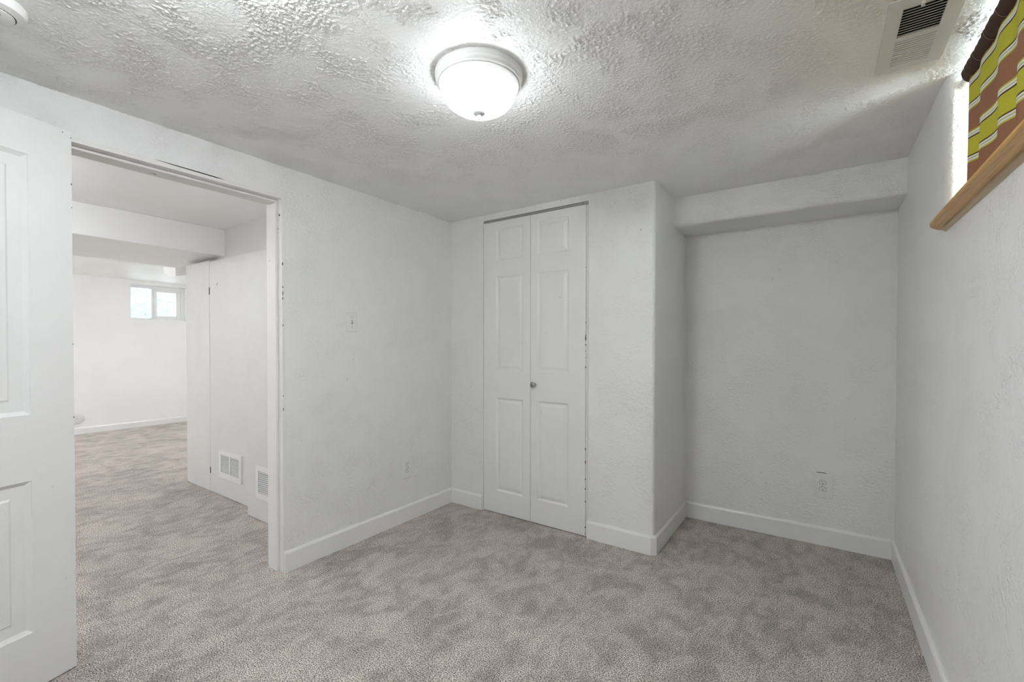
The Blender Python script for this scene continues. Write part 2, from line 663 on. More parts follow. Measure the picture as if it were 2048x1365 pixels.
# right wall with the high window recess
m = MB()
XO = 0.62
m.box(XR, YREAR - 0.1, 0, XO, YA + 0.1, WZ - 0.001)
far = [(XR, YA + 0.1)] + [(XR, 2.30)] + arc(XR + 0.022, 2.165, 0.022, 0.045, 180, 270, 10) + [(XO, WY1), (XO, YA + 0.1)]
m.prism(far, 'z', WZ - 0.001, H)
near = [(XR, YREAR - 0.1), (XO, YREAR - 0.1), (XO, WY0)] + arc(XR + 0.04, WY0 - 0.08, 0.04, 0.08, 90, 180, 8)
m.prism(near, 'z', WZ - 0.001, H)
struct(m, 'wall_right', WALL, 'textured white wall below the curtained basement window', 'wall', True)

m = MB()
m.box(XL - 0.1, YREAR - 0.12, 0, XR + 0.1, YREAR, H)
struct(m, 'wall_rear', WALL, 'wall behind the viewer', 'wall')

# next room
HY = 1.66
m = MB()
m.box(XF - 0.28, -1.9, 0, XF, 2.168, H)
m.box(XF - 0.28, 2.868, 0, XF, 3.75, H)
m.box(XF - 0.28, 2.168, 0, XF, 2.868, 1.563)
m.box(XF - 0.28, 2.168, 2.075, XF, 2.868, H)
struct(m, 'wall_hall_far', HALLF, 'bright smooth white wall with a small basement window', 'wall')
m = MB()
m.box(XF - 0.2, -1.75, 0, HX + 0.05, -1.6, H)
struct(m, 'wall_hall_left', HALLF, 'side wall of the next room', 'wall')
m = MB()
m.box(XF - 0.2, 3.55, 0, -4.4, 3.7, H)
struct(m, 'wall_hall_back', HALLF, 'end wall of the next room beyond the closet', 'wall')
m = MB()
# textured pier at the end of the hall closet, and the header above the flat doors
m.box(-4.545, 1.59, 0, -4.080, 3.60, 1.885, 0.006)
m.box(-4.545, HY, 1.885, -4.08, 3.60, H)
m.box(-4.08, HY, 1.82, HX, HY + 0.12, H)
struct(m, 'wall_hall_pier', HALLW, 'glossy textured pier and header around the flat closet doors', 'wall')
m = MB()
m.box(-4.95, -1.65, 1.915, -3.97, HY + 0.02, H, 0.006)
struct(m, 'beam_hall', HCEIL, 'wide boxed beam crossing the ceiling of the next room', 'beam')


# baseboards ---------------------------------------------------------
def bb_prof(t=BT, h=BB):
    return [(0, 0), (t, 0), (t, h - 0.012), (t - 0.004, h - 0.003), (t - 0.008, h), (0, h)]


m = MB()     # along the left wall, from the doorway to the corner
m.prism([(XL + a, z) for a, z in bb_prof()], 'y', DY1 + 0.004, YB)
struct(m, 'baseboard_left', TRIM, 'white baseboard along the wall below the light switch', 'baseboard')
m = MB()
m.prism([(YB - a, z) for a, z in bb_prof()], 'x', XL + BT, BX0 - 0.008)
struct(m, 'baseboard_back', TRIM, 'short white baseboard left of the bifold closet', 'baseboard')
# right of the closet, round the corner (mitred 45 degree piece) and along the return
m = MB()
def ring_sweep(mb, path, prof):
    """sweep prof (offset, z) along plan path of (x, y, nx, ny) frames"""
    t = bmesh.new()
    rows = [[t.verts.new((x + nx * a, y + ny * a, z)) for a, z in prof] for x, y, nx, ny in path]
    n = len(prof)
    for A, B in zip(rows, rows[1:]):
        for i in range(n):
            j = (i + 1) % n
            t.faces.new((A[i], A[j], B[j], B[i]))
    t.faces.new(rows[0])
    t.faces.new(rows[-1][::-1])
    bmesh.ops.recalc_face_normals(t, faces=t.faces)
    mb._merge(t)
k = math.tan(R(22.5))
c1 = (XC - 0.018, YB)
c2 = (XC, YB + 0.018)
path = [(BX1 - 0.001, YB, 0, -1), (c1[0], c1[1], k, -1), (c2[0], c2[1], 1, -k), (XC, YA, 1, 0)]
ring_sweep(m, path, bb_prof())
struct(m, 'baseboard_return', TRIM, 'white baseboard wrapping the rounded corner beside the recess', 'baseboard')
m = MB()
m.prism([(YA - a, z) for a, z in bb_prof()], 'x', XC + BT, XR)
struct(m, 'baseboard_alcove', TRIM, 'white baseboard below the outlet in the recess', 'baseboard')
m = MB()
m.prism([(XR - a, z) for a, z in bb_prof()], 'y', YREAR, YA - BT)
struct(m, 'baseboard_right', TRIM, 'white baseboard below the curtained window', 'baseboard')
m = MB()
m.prism([(XF + a, z) for a, z in bb_prof(0.016, 0.085)], 'y', -1.6, 3.55)
struct(m, 'baseboard_hall', TRIM, 'white baseboard of the bright far wall', 'baseboard')

# doorway lining ------------------------------------------------------
m = MB()
m.box(HX - 0.004, DY1, 0, XL + 0.001, DY1 + JT, DZ + JT, 0.0015)
m.box(HX - 0.004, DY0 - JT, 0, XL + 0.001, DY0, DZ + JT, 0.0015)
m.box(HX - 0.004, DY0, DZ, XL + 0.001, DY1, DZ + JT, 0.0015)
door_frame = struct(m, 'trim_1', JAMB, 'worn white jamb lining the open doorway', 'door frame')
m = MB()
SX0, SX1, ST = XL - 0.125, XL - 0.040, 0.012
m.box(SX0, DY1 - ST, 0, SX1, DY1, DZ, 0.002)
m.box(SX0, DY0, 0, SX1, DY0 + ST, DZ, 0.002)
m.box(SX0, DY0 + ST, DZ - ST, SX1, DY1 - ST, DZ, 0.002)
m.build('door_stop', JAMB, door_frame)
m = MB()
m.chip((XL - 0.021, DY1, 1.876), (1, 0, -0.3), (0.3, 0, 1), 0.020, 0.013)
m.chip((XL - 0.033, DY1, 1.806), (1, 0, 0), (0, 0, 1), 0.004, 0.012)
m.chip((XL - 0.035, DY1, 1.785), (1, 0, 0), (0, 0, 1), 0.003, 0.008)
for z, hh in ((1.62, 0.02), (1.50, 0.012), (1.465, 0.03), (1.44, 0.015), (1.30, 0.01), (0.93, 0.008), (0.86, 0.02)):
    m.chip((XL, DY1 + 0.004, z), (0, 1, 0), (0, 0, 1), 0.006, hh, 0.0014)
m.build('chipped_hole', CHIP, door_frame)
m = MB()      # open seam between head board and plaster
m.prism([(0.70, DZ + JT + 0.003), (0.745, DZ + JT + 0.0035), (0.93, DZ + JT + 0.001), (0.965, DZ + JT - 0.002), (0.93, DZ + JT - 0.0035), (0.80, DZ + JT - 0.001)], 'x', XL - 0.004, XL + 0.0018)
m.build('open_seam', DARK, door_frame)


# panelled leaf --------------------------------------------------------
def panel_leaf(w, z0, z1, th, panels, mouldings, M):
    """leaf in local frame: x 0..w, y 0 = face (outwards -y), z; panels = [(x0,z0,x1,z1)] raised fields.
    mouldings = [(inset, depth)...] steps from the edge of each panel inwards"""
    t = bmesh.new()
    xs = sorted({0, w, *[p[0] for p in panels], *[p[2] for p in panels]})
    zs = sorted({z0, z1, *[p[1] for p in panels], *[p[3] for p in panels]})
    def quad(a, b, c, d):
        t.faces.new([t.verts.new(p) for p in (a, b, c, d)])
    def inside(x, z):
        return any(p[0] < x < p[2] and p[1] < z < p[3] for p in panels)
    for xa, xb in zip(xs, xs[1:]):
        for za, zb in zip(zs, zs[1:]):
            for yy in (0, th):
                if yy == th or not inside((xa + xb) / 2, (za + zb) / 2):
                    quad((xa, yy, za), (xb, yy, za), (xb, yy, zb), (xa, yy, zb))
    for (px0, pz0, px1, pz1) in panels:
        st = [(0, 0)] + mouldings
        for (i0, d0), (i1, d1) in zip(st, st[1:]):
            A = [(px0 + i0, d0, pz0 + i0), (px1 - i0, d0, pz0 + i0), (px1 - i0, d0, pz1 - i0), (px0 + i0, d0, pz1 - i0)]
            B = [(px0 + i1, d1, pz0 + i1), (px1 - i1, d1, pz0 + i1), (px1 - i1, d1, pz1 - i1), (px0 + i1, d1, pz1 - i1)]
            for i in range(4):
                j = (i + 1) % 4
                quad(A[i], A[j], B[j], B[i])
        i1, d1 = st[-1]
        quad((px0 + i1, d1, pz0 + i1), (px1 - i1, d1, pz0 + i1), (px1 - i1, d1, pz1 - i1), (px0 + i1, d1, pz1 - i1))
    for xa, xb in zip(xs, xs[1:]):
        for z in (z0, z1):
            quad((xa, 0, z), (xb, 0, z), (xb, th, z), (xa, th, z))
    for za, zb in zip(zs, zs[1:]):
        for x in (0, w):
            quad((x, 0, za), (x, 0, zb), (x, th, zb), (x, th, za))
    bmesh.ops.remove_doubles(t, verts=t.verts, dist=1e-5)
    bmesh.ops.recalc_face_normals(t, faces=t.faces)
    return t


# door_1: the room door, swung right back towards the left wall
E0 = Vector((-2.263, 0.436, 0))                 # far (hinge) edge of the visible face
dd = Vector((0.30720744, -0.95164258, 0))       # along the face, towards the viewer
nn = Vector((0.95164258, 0.30720744, 0))        # out of the face, into the room
MD = Matrix((dd, -nn, Vector((0, 0, 1)))).transposed().to_4x4()
MD.translation = E0
d1 = root('door_1', (-2.30, 0.437, 0), 'white panelled door swung open against the doorway wall', 'door', 'structure')
DW = 0.762
m = MB()
pn = []
for xa, xb in ((0.121, 0.346), (0.416, 0.641)):
    pn += [(xa, 0.957, xb, 1.848), (xa, 0.204, xb, 0.730)]
m._merge(panel_leaf(DW, 0.004, 1.976, 0.035, pn, [(0.002, 0.003), (0.0135, 0.011), (0.049, 0.011), (0.056, 0.007)], MD), MD)
m.build('door_leaf', DOORP, d1)
m = MB()
for zc in (0.25, 1.0, 1.75):
    m.lathe([(0.006, -0.045), (0.006, 0.045)], Matrix.Translation((-2.300, 0.431, zc)), 12)
m.build('hinge', METAL_W, d1)
m = MB()
for s in (1, -1):
    KM = MD @ Matrix.Translation((0.70, -0.0 if s == 1 else 0.035, 0.90)) @ Matrix.Rotation(R(90) * s, 4, 'X')
    m.lathe([(0.032, 0), (0.032, 0.004), (0.014, 0.008), (0.012, 0.03), (0.026, 0.042), (0.027, 0.056), (0.018, 0.066), (0, 0.068)], KM, 32)
tag(m.build('doorknob', NICKEL, d1, True), 'round nickel knob')
m = MB()
for (a, b, c) in ((0.0012, 1.955, 0.006), (0.026, 1.965, 0.004), (0.0012, 1.785, 0.010), (0.0012, 1.70, 0.004), (0.0012, 1.20, 0.004), (0.0012, 0.93, 0.006)):
    m.chip(E0 + dd * a + Vector((0, 0, b)), dd, (0, 0, 1), 0.003, c)
m.build('paint_chip', CHIP, d1)

# door_2: bifold closet
d2 = root('door_2', ((BX0 + BX1) / 2, YB, 0), 'white six panel bifold closet door with small round knob', 'door', 'structure')
mould = [(0.004, 0.004), (0.010, 0.007), (0.014, 0.008), (0.036, 0.002)]
LY = YB + 0.002
for nm, x0, x1, pa, pb in (('door_leaf', -1.994, -1.5985, -1.884, -1.656), ('door_leaf', -1.5955, -1.192, -1.546, -1.311)):
    Mx = Matrix.Translation((x0, LY, 0))
    a, b = pa - x0, pb - x0
    m = MB()
    m._merge(panel_leaf(x1 - x0, 0.006, 2.069, 0.033, [(a, 1.794, b, 2.016), (a, 1.016, b, 1.680), (a, 0.162, b, 0.824)], mould, Mx), Mx)
    leaf = m.build(nm, BIFOLD, d2)
m = MB()
KM = Matrix.Translation((-1.564, LY, 0.933)) @ Matrix.Rotation(R(90), 4, 'X')
m.lathe([(0.011, 0), (0.009, 0.004), (0.0075, 0.012), (0.015, 0.019), (0.0185, 0.025), (0.0180, 0.030), (0.012, 0.0335), (0, 0.0345)], KM, 32)
tag(m.build('doorknob', NICKEL, leaf, True), 'small round nickel knob')
m = MB()
random.seed(3)
for z in (0.02, 0.06, 0.22, 0.30, 0.36, 0.46, 0.47, 0.55, 1.06, 1.12, 1.16, 1.20, 1.24, 1.26, 1.34, 1.68):
    hgt = random.uniform(0.004, 0.014)
    m.chip((-1.1930, LY, z), (1, 0, 0), (0, 0, 1), random.uniform(0.003, 0.006), hgt)
    m.chip((-1.192, LY + 0.003, z), (0, 1, 0), (0, 0, 1), random.uniform(0.003, 0.006), hgt)
m.chip((-1.1932, LY, 1.24), (1, 0, 0), (0, 0, 1), 0.006, 0.05)
m.build('paint_chip', CHIP, leaf)
m = MB()
m.box(-1.1895, YB + 0.003, 0.004, -1.1785, YB + 0.035, 2.068, 0.001)
tag(m.build('jamb_strip', JAMB, d2), 'narrow white filler strip beside the door')
m = MB()     # overhead track: an upside-down channel
m.prism([(YB + 0.004, 2.086), (YB + 0.004, 2.072), (YB + 0.006, 2.072), (YB + 0.006, 2.084), (YB + 0.030, 2.084), (YB + 0.030, 2.072), (YB + 0.032, 2.072), (YB + 0.032, 2.086)], 'x', BX0, BX1)
tag(m.build('track', STEEL, d2), 'grey steel overhead track')
m = MB()
m.box(-1.232, YB + 0.001, 2.071, -1.212, YB + 0.010, 2.087, 0.002)
m.box(-1.990, YB + 0.001, 2.070, -1.955, YB + 0.008, 2.084, 0.002)
m.build('pivot_bracket', STEEL, d2)

# flat closet doors in the next room
d3 = root('door_3', (-3.76, 1.59, 0), 'flat white closet door with upper vent farther into the next room', 'door', 'structure')
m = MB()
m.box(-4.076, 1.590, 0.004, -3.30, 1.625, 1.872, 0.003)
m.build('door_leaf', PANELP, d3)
m = MB()
for za, zb in ((1.605, 1.665), (0.150, 0.200)):
    m.box(-4.085, 1.5885, za, -4.075, 1.596, zb)
tag(m.build('hinge', DARK, d3), 'dark hinge slots')
m = MB()
m.chip((-3.950, 1.590, 1.675), (1, 0, 0.4), (0, 0, 1), 0.010, 0.010)
m.chip((-3.932, 1.590, 1.684), (1, 0, 0), (0.3, 0, 1), 0.006, 0.022)
m.chip((-3.972, 1.590, 1.657), (1, 0, 0), (0, 0, 1), 0.006, 0.006)
m.build('paint_chip', CHIP, d3)
d4 = root('door_4', (-2.9, 1.505, 0), 'flat white closet door standing just beyond the door jamb', 'door', 'structure')
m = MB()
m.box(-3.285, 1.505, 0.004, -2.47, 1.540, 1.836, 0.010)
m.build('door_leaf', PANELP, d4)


# ================================================================== windows
w1 = root('window_1', (XF - 0.12, 2.51, 1.57), 'small sliding basement window in the far bright wall', 'window', 'structure')
WX = XF - 0.16
m = MB()
m.box(WX - 0.05, 2.168, 1.563, WX + 0.02, 2.868, 1.590, 0.003)
m.box(WX - 0.05, 2.168, 2.035, WX + 0.02, 2.868, 2.075, 0.003)
m.box(WX - 0.05, 2.168, 1.590, WX + 0.02, 2.200, 2.035, 0.003)
m.box(WX - 0.05, 2.825, 1.590, WX + 0.02, 2.868, 2.035, 0.003)
m.box(WX - 0.05, 2.455, 1.590, WX + 0.005, 2.490, 2.035, 0.003)
m.build('window_frame', VINYL, w1)
m = MB()
for (a, b, c, d) in ((2.480, 1.590, 2.520, 2.035), (2.765, 1.590, 2.825, 2.035), (2.520, 1.590, 2.765, 1.636), (2.520, 1.995, 2.765, 2.035)):
    m.box(WX - 0.02, a, b, WX + 0.012, c, d, 0.003)
m.build('sash', VINYL, w1)
for ya, za, yb_, zb in ((2.200, 1.590, 2.455, 2.035), (2.520, 1.636, 2.765, 1.995)):
    m = MB()
    m.box(WX - 0.028, ya - 0.004, za - 0.004, WX - 0.024, yb_ + 0.004, zb + 0.004)
    m.build('pane', GLASS, w1)
m = MB()
m.box(WX - 0.047, 2.196, 1.586, WX - 0.045, 2.459, 2.039)
tag(m.build('insect_screen', SCREEN, w1), 'pale insect screen over the fixed half')

w2 = root('window_2', (0.56, 1.57, WZ), 'basement window hidden behind the striped curtain', 'window', 'structure')
m = MB()
GX = 0.575
m.box(GX, WY0, WZ, GX + 0.045, WY1, WZ + 0.04, 0.003)
m.box(GX, WY0, H - 0.035, GX + 0.045, WY1, H, 0.003)
m.box(GX, WY0, WZ + 0.04, GX + 0.045, WY0 + 0.04, H - 0.035, 0.003)
m.box(GX, WY1 - 0.04, WZ + 0.04, GX + 0.045, WY1, H - 0.035, 0.003)
m.box(GX, 1.55, WZ + 0.04, GX + 0.045, 1.59, H - 0.035, 0.003)
m.build('window_frame', VINYL, w2)
for ya, yb_ in ((WY0 + 0.04, 1.55), (1.59, WY1 - 0.04)):
    m = MB()
    m.box(GX + 0.02, ya, WZ + 0.04, GX + 0.024, yb_, H - 0.035)
    m.build('pane', GLASS, w2)
ST_ = 0.012     # wooden stool with rounded horn and eased edge, thin moulding below
m = MB()
horn = [(XR, 2.156), (XR - 0.016, 2.140), (XR - 0.032, 2.113), (XR - 0.044, 2.082), (XR - 0.050, 2.050), (XR - 0.050, 0.96), (XR - 0.030, 0.93), (XR, 0.92)]
m.prism(horn, 'z', WZ - ST_, WZ, None, 0.0022)
m.box(XR, WY0, WZ - ST_, GX, WY1, WZ)
tag(m.build('window_sill', WOOD, w2), 'honey brown wooden sill with rounded end')
m = MB()
m.prism([(XR, WZ - ST_), (XR - 0.011, WZ - ST_), (XR - 0.010, WZ - ST_ - 0.006), (XR - 0.004, WZ - ST_ - 0.014), (XR, WZ - ST_ - 0.015)], 'y', 0.99, 2.100)
tag(m.build('apron_moulding', mat_plain('pale_wood', (0.55, 0.43, 0.27), 0.4), w2), 'pale moulding strip under the sill')

# outside the far window: a pale window well with a shrub in it
m = MB()
m.box(-10.2, 1.2, 1.1, -10.1, 4.2, 3.2)
struct(m, 'wall_window_well', WELL, 'pale window well outside the far window', 'window well')
sh = root('shrub', (-9.4, 2.9, 0.0), 'pale blue green shrub outside the small far window', 'shrub')
m = MB()
random.seed(11)
def leafq(mb_t, c, s):
    u = Vector((random.gauss(0, 1), random.gauss(0, 1), random.gauss(0, 1))).normalized()
    w = u.cross(Vector((random.gauss(0, 1), random.gauss(0, 1), random.gauss(0, 1)))).normalized()
    a = [c - u * s, c + w * s * 0.45, c + u * s, c - w * s * 0.45]
    mb_t.faces.new([mb_t.verts.new(p) for p in a])
t = bmesh.new()
for i in range(5000):
    c = Vector((random.gauss(-9.4, 0.13), random.uniform(2.15, 3.55), random.uniform(1.35, 2.55)))
    leafq(t, c, random.uniform(0.014, 0.026))
m._merge(t)
m.build('foliage', LEAF, sh)
m = MB()
t = bmesh.new()
for i in range(90):
    c = Vector((random.gauss(-9.27, 0.05), random.gauss(2.90, 0.06), random.gauss(2.06, 0.05)))
    leafq(t, c, random.uniform(0.02, 0.035))
m._merge(t)
tag(m.build('blossom', BLOSSOM, sh), 'pale mauve blossom')
m = MB()
for yy in (2.3, 2.7, 3.0, 3.35):
    m.tube([(-9.4, 2.9 + (yy - 2.9) * 0.4, 0.0), (-9.42, yy, 1.7), (-9.38, yy + 0.05, 2.4)], 0.004, 6)
m.build('stem', BARK, sh)


# ================================================================== THINGS
def ceiling_light(x, y, shade, label, group=None, finish=METAL_W):
    r = root('ceiling_light', (x, y, H), label, 'ceiling light', None, group)
    T = Matrix.Translation((x, y, H))
    m = MB()
    m.lathe([(0.150, 0.0), (0.151, -0.006), (0.1505, -0.012), (0.1485, -0.015), (0.1495, -0.020), (0.148, -0.028), (0.143, -0.034),
             (0.138, -0.037), (0.120, -0.037), (0.120, 0.0)], T, 96)
    m.build('pan', finish, r, True)
    m = MB()
    m.lathe([(0.1375, -0.0365), (0.1380, -0.040), (0.1355, -0.043), (0.1335, -0.0425), (0.1330, -0.0455), (0.1300, -0.047), (0.124, -0.046), (0.124, -0.0365)], T, 96)
    m.build('trim_ring', RING, r, True)
    m = MB()
    prof = [(0.1275, -0.044), (0.1285, -0.050)]
    for i in range(1, 19):
        a = i / 18 * PI / 2
        prof.append((0.1285 * math.cos(a) ** 0.92 if i < 18 else 0.0, -0.050 - 0.082 * math.sin(a)))
    m.lathe([(0.05, -0.040)] + prof, T, 96)
    m.build('glass_shade', shade, r, True)
    m = MB()
    m.lathe([(0.012, -0.126), (0.0205, -0.1275), (0.0215, -0.1305), (0.0190, -0.134), (0.0120, -0.1375), (0.0065, -0.140)], T, 32, False)
    f = m.build('finial', NICKEL_W, r, True)
    m = MB()
    m.lathe([(0.0068, -0.138), (0.0050, -0.142), (0.0062, -0.147), (0.0050, -0.153), (0.0, -0.155)], T, 20, False)
    m.build('finial_tip', RING, f, True)
    return r


ceiling_light(-0.974, 1.212, SHADE, 'white flush mount ceiling lamp with lit frosted bowl')
ceiling_light(-1.00, 0.28, RFILL, 'added flush mount fill lamp over the near end of the room, above the view')  # unseen fixture added to even out the light in the near room
ceiling_light(-7.0, -1.0, FFILL, 'added flush mount fill lamp in the next room, out of view beyond its beam')  # added out of view to brighten the far wall and floor
ceiling_light(-6.1, 2.95, PFILL, 'added flush mount fill lamp in the next room, hidden behind the textured pier')  # added behind the pier to light the far wall without the flat doors
ceiling_light(-3.30, 0.20, HFILL, 'added flush mount fill lamp in the next room, out of view behind the doorway')  # added just out of view to lift the floor past the doorway

# smoke detector
sx, sy = -1.86, 0.20
sd = root('smoke_detector', (sx, sy, H), 'round white smoke detector on the ceiling', 'smoke detector')
T = Matrix.Translation((sx, sy, H))
m = MB()
m.lathe([(0.071, 0.0), (0.072, -0.010), (0.0715, -0.018), (0.068, -0.025), (0.050, -0.031), (0.0485, -0.029), (0.0475, -0.029), (0.0475, 0.0)], T, 72)
m.build('housing', PLASTIC, sd, True)
m = MB()
m.lathe([(0.0472, -0.005), (0.0472, -0.0335), (0.044, -0.0355), (0.0, -0.0365)], T, 64)
cap = m.build('cap', PLASTIC, sd, True)
m = MB()
for i in range(40):
    a = 2 * PI * i / 40
    Mk = T @ Matrix.Rotation(a, 4, 'Z')
    m.box(0.0478, -0.0023, -0.0312, 0.0492, 0.0023, -0.0285, 0, Mk)
tag(m.build('grille_slot', DARK, sd), 'ring of small dark slots')
m = MB()
m.lathe([(0.008, -0.034), (0.008, -0.0368), (0.006, -0.0375), (0, -0.0378)], T @ Matrix.Translation((0.022, 0.010, 0)), 24)
tag(m.build('test_button', GREYP, cap, True), 'small grey test button')

# ceiling register
vx0, vx1, vy0, vy1 = 0.150, 0.316, 1.585, 1.976
cv = root('ceiling_vent', ((vx0 + vx1) / 2, (vy0 + vy1) / 2, H), 'rectangular white louvred register on the ceiling beside the curtain', 'vent')
fx0, fx1 = 0.185, 0.279
fields = ((1.630, 1.772), (1.789, 1.941))
zb = H - 0.007
m = MB()
for a, b, c, d in ((vx0, vy0, fx0, vy1), (fx1, vy0, vx1, vy1), (fx0, vy0, fx1, fields[0][0]), (fx0, fields[0][1], fx1, fields[1][0]), (fx0, fields[1][1], fx1, vy1)):
    m.box(a, b, zb, c, d, H - 0.0022)
m.build('face_plate', METAL_W, cv)
m = MB()
for (a, b) in fields:
    m.box(fx0, a, H - 0.0012, fx1, b, H - 0.0004)
tag(m.build('duct_opening', DARK, cv), 'dark opening behind the louvres')
for fi, (a, b) in enumerate(fields):
    n = 11 if fi == 0 else 12
    m = MB()
    for i in range(n):
        yc = a + (i + 0.5) * (b - a) / n
        wdt = 0.0045 if fi == 0 else 0.0078
        s = 1 if fi == 0 else -1
        Mk = Matrix.Translation((0, yc, H - 0.0045)) @ Matrix.Rotation(R(38 * s if fi == 0 else 9 * s), 4, 'X')
        m.box(fx0, -wdt / 2, -0.0006, fx1, wdt / 2, 0.0006, 0, Mk)
    m.build('louvres', METAL_W, cv)
m = MB()
m.box(0.221, 1.618, zb - 0.006, 0.229, 1.634, zb + 0.002, 0.0015)
m.build('lever', METAL_W, cv)
for yc in (1.605, 1.957):
    m = MB()
    m.lathe([(0.004, 0.0005), (0.004, -0.001), (0.0, -0.002)], Matrix.Translation((0.232, yc, zb)), 16)
    m.build('screw', METAL_W, cv, True)


# return-air grilles on the flat closet doors
def wall_grille(x0, x1, z0, z1, y, cols, label):
    r = root('wall_vent', ((x0 + x1) / 2, y, (z0 + z1) / 2), label, 'vent', None, 'louvred grilles on the flat closet doors')
    iz0, iz1 = z0 + 0.040, z1 - 0.031
    ix0, ix1 = x0 + 0.034, x1 - 0.036
    m = MB()
    yf = y - 0.010
    m.box(x0, yf, z0, ix0, y, z1, 0.0)
    m.box(ix1, yf, z0, x1, y, z1, 0.0)
    m.box(ix0, yf, z0, ix1, y, iz0, 0.0)
    m.box(ix0, yf, iz1, ix1, y, z1, 0.0)
    xm = (ix0 + ix1) / 2
    if cols == 2:
        m.box(xm - 0.009, yf, iz0, xm + 0.009, y, iz1)
    m.build('grille_frame', METAL_W, r)
    m = MB()
    m.box(ix0, y - 0.0015, iz0, ix1, y - 0.0005, iz1)
    tag(m.build('duct_opening', DARK, r), 'dark opening behind the louvres')
    n = 11
    m = MB()
    for i in range(n):
        zc = iz0 + (i + 0.42) * (iz1 - iz0) / n
        Mk = Matrix.Translation((0, y - 0.006, zc)) @ Matrix.Rotation(R(30), 4, 'X')
        m.box(ix0, -0.0052, -0.0006, ix1, 0.0052, 0.0006, 0, Mk)
    m.build('louvres', METAL_W, r)
    return r


wall_grille(-3.905, -3.538, 0.153, 0.366, 1.590, 2, 'square white louvred grille on the farther flat closet door')
wall_grille(-3.140, -2.773, 0.160, 0.377, 1.505, 1, 'white louvred grille half hidden behind the door jamb')


# light switch on the left wall
sw = root('light_switch', (XL, 1.655, 1.333), 'white toggle light switch on the wall beside the doorway', 'light switch')
m = MB()
m.box(XL - 0.001, 1.620, 1.276, XL + 0.006, 1.690, 1.390, 0.003)
m.build('cover_plate', PLASTIC, sw)
m = MB()
m.box(XL + 0.0058, 1.6500, 1.3215, XL + 0.0064, 1.6600, 1.3455)
tg = m.build('toggle_slot', GREYP, sw)
m = MB()
m.box(-0.002, -0.0042, -0.003, 0.012, 0.0042, 0.003, 0.001, Matrix.Translation((XL + 0.0064, 1.655, 1.336)) @ Matrix.Rotation(R(-30), 4, 'Y'))
m.build('toggle', PLASTIC, tg)
for z in (1.303, 1.363):
    m = MB()
    m.lathe([(0.0026, 0), (0.0026, 0.0008), (0, 0.0012)], Matrix.Translation((XL + 0.006, 1.655, z)) @ Matrix.Rotation(R(90), 4, 'Y'), 12)
    m.build('screw', GREYP, sw, True)


# duplex outlets: built facing -y in a local frame, placed by Mw
def outlet(loc, rotz, w, h, label, swollen=False):
    r = root('outlet', loc, label, 'outlet', None, 'duplex wall outlets')
    Mw = Matrix.Translation(loc) @ Matrix.Rotation(rotz, 4, 'Z')
    m = MB()
    m.box(-w / 2, -0.006, -h / 2, w / 2, 0.001, h / 2, 0.0028, Mw)
    m.build('cover_plate', PLASTIC, r)
    for s in (1, -1):
        zc = s * 0.0195
        m = MB()
        a = [(0.0172 * math.cos(q), max(-0.0135, min(0.0135, 0.0172 * math.sin(q)))) for q in [2 * PI * i / 48 for i in range(48)]]
        # thin dark reveal round the receptacle, then its face
        m.prism([(x * 1.07, zc + z * 1.07) for x, z in a], 'y', -0.0063, -0.0045, Mw)
        rv = m.build('receptacle_reveal', DARK, r)
        m = MB()
        m.prism([(x, zc + z) for x, z in a], 'y', -0.0078, -0.0045, Mw)
        rc = m.build('receptacle', PLASTIC, r)
        m = MB()
        m.box(-0.0075, -0.0082, zc + 0.0015, -0.0055, -0.007, zc + 0.0095, 0, Mw)
        m.box(0.0055, -0.0082, zc + 0.0020, 0.0072, -0.007, zc + 0.0088, 0, Mw)
        m.lathe([(0.0028, 0), (0.0028, 0.0009)], Mw @ Matrix.Translation((0, -0.0074, zc - 0.0062)) @ Matrix.Rotation(R(90), 4, 'X'), 14)
        m.build('socket_slots', DARK, rc)
    m = MB()
    m.lathe([(0.003, 0), (0.003, 0.001), (0, 0.0015)], Mw @ Matrix.Translation((0, -0.006, 0)) @ Matrix.Rotation(R(90), 4, 'X'), 14)
    m.build('screw', GREYP, r, True)
    return r


outlet((0.0255, YA, 0.357), 0, 0.100, 0.148, 'white duplex outlet in the recess below the soffit')
outlet((XL, 2.091, 0.362), R(90), 0.082, 0.136, 'white duplex outlet low on the wall beneath the light switch')
m = MB()   # cut edge of the oversize plate hole above the recess outlet
oc = [o for o in COL.objects if o.name == 'outlet'][0]
m.box(0.0255 - 0.032, YA - 0.0012, 0.4315, 0.0255 + 0.018, YA + 0.001, 0.4345)
tag(m.build('gap', DARK, oc), 'dark gap above the plate')

# round cover low on the far wall
cc = root('cleanout_cover', (XF, 1.59, 0.211), 'round white cover plate low on the far wall', 'cover plate')
CM = Matrix.Translation((XF, 1.59, 0.211)) @ Matrix.Rotation(R(90), 4, 'Y')
m = MB()
m.lathe([(0.078, -0.001), (0.078, 0.004), (0.072, 0.008), (0.03, 0.010), (0, 0.010)], CM, 48)
m.build('disc', PLASTIC, cc, True)
m = MB()
m.lathe([(0.005, 0.0095), (0.005, 0.0115), (0, 0.012)], CM, 16)
m.build('screw', GREYP, cc, True)

